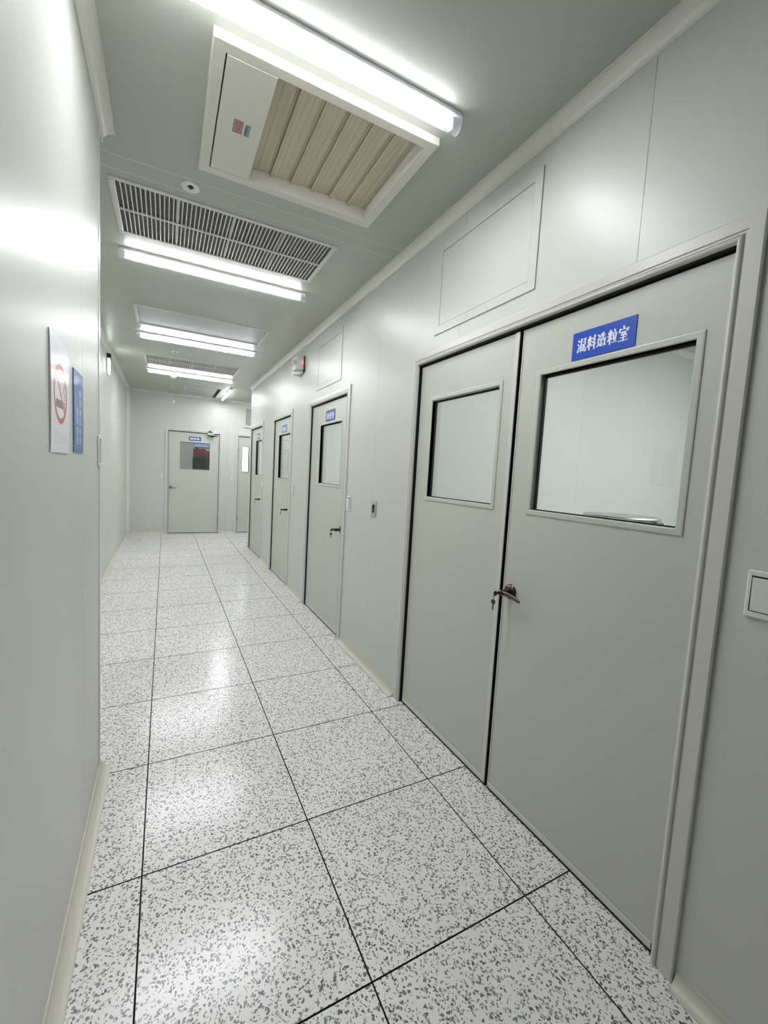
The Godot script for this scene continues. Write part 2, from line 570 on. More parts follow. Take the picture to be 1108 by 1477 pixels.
	cove(t2, 0.044, Vector3(XR, CEIL, ZB), Vector3(XR, CEIL, ZR), Vector3(-1, 0, 0), Vector3(0, -1, 0))
	meta(part("trim_2", t2, M.cove, self), "hollow ceiling cove trim above the door row", "trim", "", "structure")
	var t3 := mb()
	cove(t3, 0.044, Vector3(XL, CEIL, ZB), Vector3(XL, CEIL, ZC - 0.05), Vector3(1, 0, 0), Vector3(0, -1, 0))
	meta(part("trim_3", t3, M.cove, self), "hollow ceiling cove trim above the no smoking sheet", "trim", "", "structure")
	var t4 := mb()
	cove(t4, 0.044, Vector3(XF, CEIL, ZC - 0.05), Vector3(XF, CEIL, ZE), Vector3(1, 0, 0), Vector3(0, -1, 0))
	meta(part("trim_4", t4, M.cove, self), "hollow ceiling cove trim along the set back wall", "trim", "", "structure")
	var t5 := mb()
	cove(t5, 0.044, Vector3(XF, 0.04, ZE), Vector3(XF, CEIL - 0.04, ZE), Vector3(1, 0, 0), Vector3(0, 0, 1))
	meta(part("trim_5", t5, M.cove, self), "upright hollow corner trim beside the end wall", "trim", "", "structure")
	var t6 := mb()
	cove(t6, 0.022, Vector3(XF, CEIL, ZE), Vector3(2.4, CEIL, ZE), Vector3(0, 0, 1), Vector3(0, -1, 0))
	meta(part("trim_6", t6, M.cove, self), "slim ceiling trim above the end wall", "trim", "", "structure")
	# skirtings
	var br := thing("baseboard_right", "cream hollow skirting lengths between the doors", "skirting", Vector3.ZERO, 0, "", "structure")
	for s in [[ZB, 0.368], [-1.305, -2.246], [-3.344, -3.959], [-4.971, -5.589], [-6.671, ZR]]:
		var st := mb()
		cove(st, 0.036, Vector3(XR, 0, s[0]), Vector3(XR, 0, s[1]), Vector3(-1, 0, 0), Vector3(0, 1, 0))
		part("length", st, M.skirting, br)
	var b1 := mb()
	cove(b1, 0.036, Vector3(XL, 0, ZB), Vector3(XL, 0, ZC + 0.002), Vector3(1, 0, 0), Vector3(0, 1, 0))
	meta(part("baseboard_left", b1, M.skirting, self), "cream hollow skirting under the no smoking sheet wall", "skirting", "", "structure")
	var b2 := mb()
	cove(b2, 0.036, Vector3(XF, 0, ZC - 0.06), Vector3(XF, 0, ZE), Vector3(1, 0, 0), Vector3(0, 1, 0))
	meta(part("baseboard_left_far", b2, M.skirting, self), "cream hollow skirting along the set back wall", "skirting", "", "structure")
	var be := thing("baseboard_end", "cream hollow skirting lengths beside the end doors", "skirting", Vector3.ZERO, 0, "", "structure")
	for s in [[XF, -0.553], [0.548, 0.80], [1.79, 2.4]]:
		var st := mb()
		cove(st, 0.036, Vector3(s[0], 0, ZE), Vector3(s[1], 0, ZE), Vector3(0, 0, 1), Vector3(0, 1, 0))
		part("length", st, M.skirting, be)

func tile(parent: Node, x0: float, x1: float, z0: float, z1: float) -> void:
	var st := mb()
	var o := Vector2(rng.randf(), rng.randf())
	var turn := rng.randi_range(0, 3) * PI / 2
	var ch := 0.0009
	var up := Vector3.UP
	var ps := [Vector3(x0 + ch, 0, z0 + ch), Vector3(x1 - ch, 0, z0 + ch), Vector3(x1 - ch, 0, z1 - ch), Vector3(x0 + ch, 0, z1 - ch)]
	var us := []
	for p in ps:
		us.append(Vector2(p.x, p.z).rotated(turn) / 1.2 + o)
	tris(st, [ps[0], ps[1], ps[2]], [up, up, up], [us[0], us[1], us[2]])
	tris(st, [ps[0], ps[2], ps[3]], [up, up, up], [us[0], us[2], us[3]])
	var mi := MeshInstance3D.new()
	mi.name = "tile"
	var mesh: ArrayMesh = st.commit()
	var e := mb()
	var lo := [Vector3(x0, -0.012, z0), Vector3(x1, -0.012, z0), Vector3(x1, -0.012, z1), Vector3(x0, -0.012, z1)]
	var md := [Vector3(x0, -ch, z0), Vector3(x1, -ch, z0), Vector3(x1, -ch, z1), Vector3(x0, -ch, z1)]
	var ns := [Vector3(0, 0, -1), Vector3(1, 0, 0), Vector3(0, 0, 1), Vector3(-1, 0, 0)]
	for i in 4:
		var j := (i + 1) % 4
		quad(e, ps[i], ps[j], md[j], md[i], (ns[i] + up).normalized())
		quad(e, md[i], md[j], lo[j], lo[i], ns[i])
	e.commit(mesh)
	mesh.surface_set_material(0, M.tile)
	mesh.surface_set_material(1, M.tile_edge)
	mi.mesh = mesh
	parent.add_child(mi, true)

func rooms() -> void:
	# the rooms behind the doors: partitions, floor, lamps of their own and one extra lamp
	var x0 := XR + T
	slab("room_floor", "plain floor of the rooms behind the door row", "floor", Vector3(x0, -0.12, -6.75), Vector3(4.7, -0.002, ZB + 0.06), M.room_floor)
	slab("room_floor", "plain floor of the rooms behind the end wall", "floor", Vector3(-1.35, -0.12, -11.2), Vector3(0.8, -0.002, ZE - 0.06), M.room_floor)
	slab("wall_room_back", "long back wall of the rooms behind the door row", "wall", Vector3(4.6, 0, -6.75), Vector3(4.7, CEIL, ZB + 0.1), M.room)
	slab("wall_room_near", "near wall of the mixing room", "wall", Vector3(x0, 0, ZB), Vector3(4.6, CEIL, ZB + 0.1), M.room)
	var k := 0
	for z in [-1.555, -3.64, -5.29]:
		var p := thing("wall_partition", ["pale panel partition seen through the double door windows", "pale panel partition behind the middle pair of rooms", "pale panel partition between the last two rooms"][k], "wall", Vector3(0, 0, z), 0, "", "structure")
		var xx := x0
		while xx < 4.55:
			var nx := minf(xx + 0.93, 4.6)
			part("panel", bx(Vector3(xx, 0, -0.05), Vector3(nx, CEIL, 0), 0.0013), M.room, p)
			xx = nx
		k += 1
	var cv := mb()
	cove(cv, 0.044, Vector3(x0, CEIL, -1.555), Vector3(4.6, CEIL, -1.555), Vector3(0, 0, 1), Vector3(0, -1, 0))
	meta(part("trim_7", cv, M.cove, self), "ceiling cove of the room behind the double door", "trim", "", "structure")
	slab("wall_end_room_back", "white back wall of the end room", "wall", Vector3(-1.35, 0, -11.2), Vector3(0.8, CEIL, -11.1), M.room)
	slab("wall_end_room_side", "side wall of the end room beside the set back wall", "wall", Vector3(-1.35, 0, -11.1), Vector3(-1.25, CEIL, ZE - T), M.room)
	slab("wall_end_room_inner", "side wall of the end room by the outer door", "wall", Vector3(0.7, 0, -11.1), Vector3(0.8, CEIL, ZE - T), M.room)
	tube_light(Vector3(2.0, CEIL, 0.15), 0, "tube light on the ceiling behind the double door", 2.0, "room tube lights")
	tube_light(Vector3(3.6, CEIL, 0.15), 0, "unseen second tube light added to brighten the room behind the double door", 2.0, "room tube lights")  # extra lamp out of view, added so the double door windows look brighter
	tube_light(Vector3(2.2, CEIL, -2.5), 0, "tube light in the room of the nearest single door", 2.4, "room tube lights")
	tube_light(Vector3(2.2, CEIL, -4.4), 0, "tube light in the room of the middle single door", 2.2, "room tube lights")
	tube_light(Vector3(2.2, CEIL, -5.95), 0, "tube light in the room of the last single door", 2.2, "room tube lights")
	tube_light(Vector3(-0.3, CEIL, -9.3), 0, "tube light in the room behind the end door", 1.0, "room tube lights")

# ------------------------------------------------------------------ doors
func casing(d: Node3D, x0: float, x1: float, H: float) -> void:
	var prof := [Vector2(0, -0.05), Vector2(0, 0.004)]
	for i in 7:
		var t := PI * i / 6.0
		prof.append(Vector2(0.0085 - 0.0085 * cos(t), 0.004 + 0.011 * sin(t)))
	prof += [Vector2(0.018, 0.009), Vector2(0.024, 0.009), Vector2(0.026, 0.013), Vector2(0.058, 0.013), Vector2(0.062, 0.010), Vector2(0.062, 0.0)]
	for side in 3:
		var st := mb()
		var n := prof.size()
		var rows := []
		for p in prof:
			if side == 0:
				rows.append([Vector3(x0 - p.x, 0, p.y), Vector3(x0 - p.x, H + p.x, p.y)])
			elif side == 1:
				rows.append([Vector3(x1 + p.x, 0, p.y), Vector3(x1 + p.x, H + p.x, p.y)])
			else:
				rows.append([Vector3(x0 - p.x, H + p.x, p.y), Vector3(x1 + p.x, H + p.x, p.y)])
		var ns := []
		for i in n - 1:
			var dd: Vector2 = (prof[i + 1] - prof[i]).normalized()
			var nn := Vector2(-dd.y, dd.x)   # out of the wall / into the opening
			var v: Vector3
			if side == 0: v = Vector3(-nn.x, 0, nn.y)
			elif side == 1: v = Vector3(nn.x, 0, nn.y)
			else: v = Vector3(0, nn.x, nn.y)
			ns.append(v)
		for i in n - 1:
			var na: Vector3 = ns[i]
			var nb: Vector3 = ns[i]
			if i > 0 and ns[i - 1].dot(ns[i]) > 0.84: na = (ns[i - 1] + ns[i]).normalized()
			if i < n - 2 and ns[i + 1].dot(ns[i]) > 0.84: nb = (ns[i + 1] + ns[i]).normalized()
			squad(st, rows[i][0], rows[i][1], rows[i + 1][1], rows[i + 1][0], na, na, nb, nb)
		part("frame_head" if side == 2 else "frame_jamb", st, M.frame, d)

func leaf(d: Node3D, x0: float, x1: float, H: float, win: Array, frame_w := 0.022, deep := 0.028) -> MeshInstance3D:
	# win = [x0, x1, y0, y1] of the clear glass
	var f := -0.016
	var bk := f - 0.034
	var st := mb()
	var y0 := 0.014
	var wx0: float = win[0]
	var wx1: float = win[1]
	var wy0: float = win[2]
	var wy1: float = win[3]
	box(st, Vector3(x0, y0, bk), Vector3(wx0, H, f), 0.0)
	box(st, Vector3(wx1, y0, bk), Vector3(x1, H, f), 0.0)
	box(st, Vector3(wx0, y0, bk), Vector3(wx1, wy0, f), 0.0)
	box(st, Vector3(wx0, wy1, bk), Vector3(wx1, H, f), 0.0)
	var l := part("leaf", st, M.door, d)
	# thin folded edge along the leaf's stiles
	for e in [[x0, x0 + 0.006], [x1 - 0.006, x1]]:
		part("edge_fold", bx(Vector3(e[0], y0, f), Vector3(e[1], H, f + 0.0025), 0.001), M.frame, l)
	# bevelled bead round the glass
	var o := frame_w
	var p := [Vector2(o, f), Vector2(o, f + 0.003), Vector2(o - 0.004, f + 0.004), Vector2(0.003, f + 0.004), Vector2(0, f + 0.001), Vector2(0, f - deep)]
	var cs := [Vector2(wx0, wy0), Vector2(wx1, wy0), Vector2(wx1, wy1), Vector2(wx0, wy1)]
	var out := [Vector2(-1, -1), Vector2(1, -1), Vector2(1, 1), Vector2(-1, 1)]
	for s in 4:
		var sb := mb()
		var a: Vector2 = cs[s]
		var b: Vector2 = cs[(s + 1) % 4]
		var oa: Vector2 = out[s]
		var ob: Vector2 = out[(s + 1) % 4]
		var side := (oa + ob) * 0.5
		for i in p.size() - 1:
			var q0: Vector2 = p[i]
			var q1: Vector2 = p[i + 1]
			var nn := Vector2(q0.y - q1.y, q1.x - q0.x).normalized() * -1.0
			var n3 := Vector3(side.x * nn.x, side.y * nn.x, -nn.y * -1.0)
			if i == p.size() - 2: n3 = Vector3(-side.x, -side.y, 0)
			elif i == 0: n3 = Vector3(side.x, side.y, 0)
			elif i == 2: n3 = Vector3(0, 0, 1)
			elif i == 1: n3 = Vector3(side.x, side.y, 3).normalized()
			else: n3 = Vector3(-side.x, -side.y, 1).normalized()
			quad(sb, Vector3(a.x + oa.x * q0.x, a.y + oa.y * q0.x, q0.y), Vector3(b.x + ob.x * q0.x, b.y + ob.y * q0.x, q0.y), Vector3(b.x + ob.x * q1.x, b.y + ob.y * q1.x, q1.y), Vector3(a.x + oa.x * q1.x, a.y + oa.y * q1.x, q1.y), n3)
		part("window_bead", sb, M.door, l)
		# rubber seal where the pane meets the bead
		
		var lo := Vector2(minf(a.x, b.x), minf(a.y, b.y))
		var hi := Vector2(maxf(a.x, b.x), maxf(a.y, b.y))
		if lo.y == hi.y:
			if s == 0: hi.y += 0.003
			else: lo.y -= 0.008
		else:
			if s == 3: hi.x += 0.005
			else: lo.x -= 0.004
		part("glass_seal", bx(Vector3(lo.x, lo.y, f - deep - 0.004), Vector3(hi.x, hi.y, f - deep + (0.004 if s == 0 else 0.008))), M.gasket, l)
	part("glass_pane", bx(Vector3(wx0, wy0, f - deep - 0.004), Vector3(wx1, wy1, f - deep)), M.glass, l)
	# bottom rail with its brush
	part("bottom_rail", bx(Vector3(x0 + 0.004, 0.012, f), Vector3(x1 - 0.004, 0.036, f + 0.006), 0.002), M.frame, l)
	part("bottom_brush", bx(Vector3(x0, 0.0005, bk + 0.01), Vector3(x1, 0.0135, f + 0.003)), M.gasket, l)
	return l

func gaskets(d: Node3D, x0: float, x1: float, H: float, g := 0.017) -> void:
	for e in [[x0, x0 + 0.005, x0 + g], [x1, x1 - 0.0035, x1 - g]]:
		var st := mb()
		box(st, Vector3(minf(e[0], e[1]), 0, -0.05), Vector3(maxf(e[0], e[1]), H, -0.001), 0.001)
		box(st, Vector3(minf(e[0], e[2]), 0, -0.05), Vector3(maxf(e[0], e[2]), H, -0.026))
		part("seal", st, M.gasket, d)
	var hd := mb()
	box(hd, Vector3(x0, H - 0.005, -0.05), Vector3(x1, H, -0.001), 0.001)
	box(hd, Vector3(x0, H - g, -0.05), Vector3(x1, H, -0.026))
	part("seal", hd, M.gasket, d)

func lever(d: Node3D, x: float, y: float, dir: float, m: Material) -> void:
	var h := Node3D.new()
	h.name = "lever_handle"
	d.add_child(h, true)
	h.position = Vector3(x, y, -0.016)
	var st := mb()
	lathe(st, [Vector2(0, 0.013), Vector2(0.012, 0.014), Vector2(0.024, 0.0125), Vector2(0.030, 0.008), Vector2(0.0335, 0.003), Vector2(0.0335, 0)], Vector3.ZERO, Vector3(0, 0, 1), 28)
	part("rose", st, m, h)
	var nk := mb()
	lathe(nk, [Vector2(0.0, 0.066), Vector2(0.008, 0.066), Vector2(0.0135, 0.062), Vector2(0.0145, 0.05), Vector2(0.0125, 0.036), Vector2(0.0105, 0.022), Vector2(0.012, 0.012)], Vector3.ZERO, Vector3(0, 0, 1), 20)
	part("neck", nk, m, h)
	var lv := mb()
	# flat lever blade with rounded edges, drooping a little
	var n := 10
	var rings := []
	for i in n + 1:
		var t := float(i) / n
		var c := Vector3(dir * (0.004 + t * 0.098), -0.012 * t * t, 0.052 - 0.004 * sin(t * PI))
		var hh := lerpf(0.0115, 0.0085, t)
		var tt := lerpf(0.009, 0.006, t)
		if i == n:
			hh *= 0.6
			tt *= 0.6
		var ring := []
		for k in 12:
			var a := TAU * k / 12.0
			ring.append([c + Vector3(0, sin(a) * hh, cos(a) * tt), Vector3(0, sin(a) / hh, cos(a) / tt).normalized()])
		rings.append(ring)
	for i in n:
		for k in 12:
			var l := (k + 1) % 12
			squad(lv, rings[i][k][0], rings[i][l][0], rings[i + 1][l][0], rings[i + 1][k][0], rings[i][k][1], rings[i][l][1], rings[i + 1][l][1], rings[i + 1][k][1])
	for k in 12:
		tri(lv, Vector3(dir * 0.103, -0.012, 0.052), rings[n][k][0], rings[n][(k + 1) % 12][0], Vector3(dir, 0, 0))
	part("lever", lv, m, h)

func keys(at: Vector3, turn: float, label: String, second: bool) -> void:
	# at: the outer end of the handle's neck
	var t := thing("key_set", label, "keys", at, turn, "keys left in the door handles")
	var a := mb()
	box(a, Vector3(-0.001, -0.0045, 0.0), Vector3(0.001, 0.0045, 0.013), 0.0004)
	lathe(a, [Vector2(0, 0.0012), Vector2(0.011, 0.0012), Vector2(0.012, 0), Vector2(0.011, -0.0012), Vector2(0, -0.0012)], Vector3(0, 0, 0.022), Vector3(1, 0, 0), 16)
	part("key_in_lock", a, M.bronze, t)
	var r := mb()
	var pts := []
	for k in 20:
		var q := TAU * k / 20.0
		pts.append(Vector3(0.0035 * sin(q), -0.013 + cos(q) * 0.014, 0.03 + sin(q) * 0.004))
	tube(r, pts, 0.0011, 6, true)
	part("ring", r, M.chrome, t)
	var b := mb()
	lathe(b, [Vector2(0, 0.0012), Vector2(0.0105, 0.0012), Vector2(0.0115, 0), Vector2(0.0105, -0.0012), Vector2(0, -0.0012)], Vector3(0, -0.036, 0.031), Vector3(0.25, 0, 1), 16)
	box(b, Vector3(-0.004, -0.072, 0.030), Vector3(0.004, -0.044, 0.032), 0.0006)
	part("hanging_key", b, M.bronze, t)
	if second:
		var c := mb()
		lathe(c, [Vector2(0, 0.001), Vector2(0.009, 0.001), Vector2(0.0095, 0), Vector2(0.009, -0.001), Vector2(0, -0.001)], Vector3(0.006, -0.034, 0.027), Vector3(1, 0.1, 0.6), 16)
		box(c, Vector3(0.0035, -0.064, 0.026), Vector3(0.0095, -0.04, 0.028), 0.0006)
		part("hanging_key", c, M.chrome, t)

func doors() -> void:
	var H := 2.087
	var O := Vector3(XR, 0, 0)
	# the double door
	var d := thing("door_1", "pale grey steel double door with two square windows and a lever handle", "door", O, RIGHT, "", "structure")
	casing(d, OPEN_A[0], OPEN_A[1], 2.10)
	gaskets(d, OPEN_A[0], OPEN_A[1], 2.10)
	leaf(d, OPEN_A[0] + 0.016, -0.459, H, [-1.098, -0.566, 1.327, 1.876])
	leaf(d, -0.444, OPEN_A[1] - 0.006, H, [-0.330, 0.222, 1.327, 1.878])
	var ms := bx(Vector3(-0.459, 0.01, -0.05), Vector3(-0.4445, H, -0.028))
	box(ms, Vector3(-0.459, 0.01, -0.05), Vector3(-0.4565, H, -0.011))
	part("meeting_seal", ms, M.gasket, d)
	part("meeting_strip", bx(Vector3(-0.484, 0.014, -0.016), Vector3(-0.459, H, -0.008), 0.002), M.frame, d)
	lever(d, -0.400, 0.955, 1.0, M.bronze)
	keys(O + Vector3(-0.050, 0.955, -0.400), RIGHT, "bunch of keys in the handle of the double door", false)
	# single doors
	var spec := [
		["door_2", "single steel door nearest the double door, its window plain", OPEN_3, [-3.012, -2.466], "two keys in the handle of the single door nearest the double door", true],
		["door_3", "middle single steel door of the row, lines showing through its window", OPEN_2, [-4.675, -4.125], "keys in the handle of the middle single door", false],
		["door_4", "last single steel door of the row, next to the wall corner", OPEN_1, [-6.25, -5.77], "keys in the handle of the last single door by the corner", false],
	]
	for s in spec:
		var e := thing(s[0], s[1], "door", O, RIGHT, "", "structure")
		var a: float = s[2][0]
		var b: float = s[2][1]
		casing(e, a, b, 2.10)
		gaskets(e, a, b, 2.10)
		leaf(e, a + 0.016, b - 0.006, H, [s[3][0], s[3][1], 1.322, 1.888])
		lever(e, b - 0.055, 0.945, -1.0, M.bronze)
		keys(O + Vector3(-0.050, 0.945, b - 0.055), RIGHT, s[4], s[5])
	# the door in the end wall
	var f := thing("door_5", "pale end wall door with a square window, sign and door closer", "door", Vector3(0, 0, ZE), 0, "", "structure")
	casing(f, -0.487, 0.482, 2.10)
	gaskets(f, -0.487, 0.482, 2.10)
	leaf(f, -0.481, 0.476, H, [-0.272, 0.292, 1.333, 1.888])
	lever(f, -0.435, 0.955, 1.0, M.chrome)
	hinges(f, 0.479, [0.30, 1.80])
	var cl := Node3D.new()
	cl.name = "door_closer"
	f.add_child(cl, true)
	part("body", bx(Vector3(0.240, 2.062, -0.016), Vector3(0.370, 2.112, 0.048), 0.006), M.alu, cl)
	part("bracket", bx(Vector3(0.262, 2.125, 0.013), Vector3(0.315, 2.155, 0.05), 0.004), M.bronze, cl)
	part("spindle", bx(Vector3(0.318, 2.112, 0.010), Vector3(0.338, 2.132, 0.032), 0.003), M.black_steel, cl)
	part("arm", bx(Vector3(0.245, 2.040, 0.03), Vector3(0.430, 2.060, 0.055), 0.004), M.black_steel, cl)
	part("arm", bx(Vector3(0.318, 2.024, 0.034), Vector3(0.362, 2.041, 0.075), 0.004), M.bronze, cl)
	# the outer door beyond the corner
	var g := thing("door_6", "outer door with a narrow bright window slot beside the end wall corner", "door", Vector3(0, 0, ZE), 0, "", "structure")
	casing(g, 0.868, 1.72, 2.10)
	gaskets(g, 0.868, 1.72, 2.10)
	leaf(g, 0.874, 1.714, H, [0.968, 1.096, 1.335, 1.885], 0.018, 0.034)
	part("slot_lining", bx(Vector3(1.086, 1.335, -0.046), Vector3(1.096, 1.885, -0.006)), M.gasket, g)
	part("slot_lining", bx(Vector3(0.968, 1.335, -0.046), Vector3(1.096, 1.345, -0.006)), M.gasket, g)
	hinges(g, 0.871, [0.30, 1.80])

func hinges(d: Node3D, x: float, ys: Array) -> void:
	for y in ys:
		var st := mb()
		lathe(st, [Vector2(0, 0.055), Vector2(0.008, 0.055), Vector2(0.008, -0.055), Vector2(0, -0.055)], Vector3(x, y, 0.0), Vector3.UP, 12)
		part("hinge", st, M.bronze, d)

# ------------------------------------------------------------------ lamps
func tube_light(at: Vector3, turn: float, label: String, power: float, group: String, L := 0.63) -> void:
	# batten of 1.26 m: base on the ceiling, bright tube, clear cover with end caps; local x along it, y = 0 at the ceiling
	var t := thing("tube_light", label, "light", at, turn, group)
	var S := L - 0.038
	part("base", bx(Vector3(-L, -0.020, -0.026), Vector3(L, 0.0, 0.026), 0.003), M.lamp_body, t)
	for s in [-1.0, 1.0]:
		part("socket", bx(Vector3(minf(s * S, s * (S + 0.012)), -0.058, -0.014), Vector3(maxf(s * S, s * (S + 0.012)), -0.020, 0.014), 0.003), M.lamp_body, t)
	var tb := mb()
	lathe(tb, [Vector2(0, -S), Vector2(0.0145, -S), Vector2(0.0145, S), Vector2(0, S)], Vector3(0, -0.042, 0), Vector3(1, 0, 0), 20)
	part("lamp_tube", tb, M.lamp, t)
	var cv := mb()
	var pr := []
	for i in 15:
		var a := PI * i / 14.0
		pr.append(Vector2(-0.030 * cos(a), -0.034 - 0.031 * sin(a)))
	pr = [Vector2(-0.030, -0.012)] + pr + [Vector2(0.030, -0.012)]
	extrude(cv, pr, Vector3(-L, 0, 0), Vector3(L, 0, 0), Vector3(0, 0, 1), Vector3(0, 1, 0), true, false)
	part("clear_cover", cv, M.clear, t)
	for s in [-1.0, 1.0]:
		var c := mb()
		extrude(c, pr + [pr[0]], Vector3(s * (L - 0.003), 0, 0), Vector3(s * L, 0, 0), Vector3(0, 0, 1), Vector3(0, 1, 0))
		part("end_cap", c, M.end_cap, t)
	var a := AreaLight3D.new()
	a.name = "tube_glow"
	a.area_size = Vector2(2.0 * S - 0.01, 0.03)
	a.light_energy = LAMP_POWER * power
	a.light_color = Color(0.98, 0.978, 1.0)
	a.rotation_degrees.x = -90
	a.position = Vector3(0, -0.0585, 0)
	a.shadow_enabled = true
	t.add_child(a)

# ------------------------------------------------------------------ things on the ceiling
func air_unit() -> void:
	var t := thing("ceiling_air_conditioner", "cream ceiling air conditioner with ribbed louvre and red sticker", "air conditioner", Vector3(0, CEIL, 0))
	var b := -0.030
	var X := [-0.42, 0.455]
	var Z := [-1.302, -0.626]
	var x := [-0.378, 0.408]
	var z := [-1.256, -0.666]
	# frame of four mitred rails
	var co := [Vector2(X[0], Z[0]), Vector2(X[1], Z[0]), Vector2(X[1], Z[1]), Vector2(X[0], Z[1])]
	var ci := [Vector2(x[0], z[0]), Vector2(x[1], z[0]), Vector2(x[1], z[1]), Vector2(x[0], z[1])]
	var on := [Vector3(0, 0, -1), Vector3(1, 0, 0), Vector3(0, 0, 1), Vector3(-1, 0, 0)]
	for s in 4:
		var j := (s + 1) % 4
		var st := mb()
		var o0 := Vector3(co[s].x, 0, co[s].y)
		var o1 := Vector3(co[j].x, 0, co[j].y)
		var i0 := Vector3(ci[s].x, 0, ci[s].y)
		var i1 := Vector3(ci[j].x, 0, ci[j].y)
		var lip0 := o0.lerp(i0, 0.07)
		var lip1 := o1.lerp(i1, 0.07)
		var dn := Vector3(0, b, 0)
		var dn2 := Vector3(0, b + 0.003, 0)
		var up := Vector3(0, 0.002, 0)
		quad(st, o0 + up, o1 + up, o1 + dn2, o0 + dn2, on[s])
		quad(st, o0 + dn2, o1 + dn2, lip1 + dn, lip0 + dn, (on[s] + Vector3.DOWN).normalized())
		quad(st, lip0 + dn, lip1 + dn, i1 + dn, i0 + dn, Vector3.DOWN)
		part("frame_rail", st, M.cream, t)
		var ln := mb()
		quad(ln, i0 + dn, i1 + dn, i1 + Vector3(0, 0.045, 0), i0 + Vector3(0, 0.045, 0), -on[s])
		quad(ln, i0 + dn, i1 + dn, i1 + dn - on[s] * -0.002 + Vector3(0, 0.001, 0), i0 + dn - on[s] * -0.002 + Vector3(0, 0.001, 0), Vector3.DOWN)
		part("lining", ln, M.lining, t)
	# smooth cover with its sticker
	var cp := part("service_cover", bx(Vector3(x[0] + 0.006, b - 0.001, z[0] + 0.002), Vector3(-0.203, b + 0.02, z[1] - 0.002), 0.002), M.cream, t)
	var m1 := mat(Color.WHITE, 0.4)
	m1.albedo_texture = sticker_print()
	var s1 := sheet("warning_sticker", 0.036, 0.068, 0.0006, m1, cp, Vector3(-0.296, b - 0.001, -0.955))
	s1.basis = Basis(Vector3(1, 0, 0), Vector3(0, 0, 1), Vector3(0, -1, 0))
	s1.set_meta("label", "pink sticker with red printed characters and a dark border")
	var m2 := mat(c8(150, 150, 160), 0.4)
	var s2 := part("rating_plate", bx(Vector3(-0.270, b - 0.0018, -0.99), Vector3(-0.249, b - 0.001, -0.926)), m2, cp)
	part("rating_text", bx(Vector3(-0.266, b - 0.0021, -0.982), Vector3(-0.261, b - 0.0018, -0.936)), mat(c8(96, 94, 118), 0.5), s2)
	s2.set_meta("label", "small grey rating plate")
	# louvre of six ribbed slats
	var w: float = (x[1] - 0.002 + 0.203) / 6.0
	var base := 0.034
	for k in 6:
		var xa: float = -0.203 + k * w
		var pr := [Vector2(0.0, base - 0.010), Vector2(0.006, base - 0.013), Vector2(0.014, base - 0.006), Vector2(0.030, base - 0.004), Vector2(0.036, base + 0.000), Vector2(0.046, base - 0.003), Vector2(0.058, base - 0.001), Vector2(0.064, base + 0.003), Vector2(0.076, base - 0.001), Vector2(0.088, base + 0.001), Vector2(0.094, base + 0.006), Vector2(w - 0.003, base + 0.002), Vector2(w - 0.002, base + 0.008), Vector2(0.0, base + 0.010), Vector2(0.0, base - 0.010)]
		var st := mb()
		extrude(st, pr, Vector3(xa, 0, z[0]), Vector3(xa, 0, z[1]), Vector3(1, 0, 0), Vector3(0, 1, 0), false)
		part("louvre_slat", st, M.slat, t)
	part("casing_top", bx(Vector3(x[0] - 0.005, 0.05, z[0] - 0.01), Vector3(x[1] + 0.005, 0.07, z[1] + 0.01)), M.plenum, t)

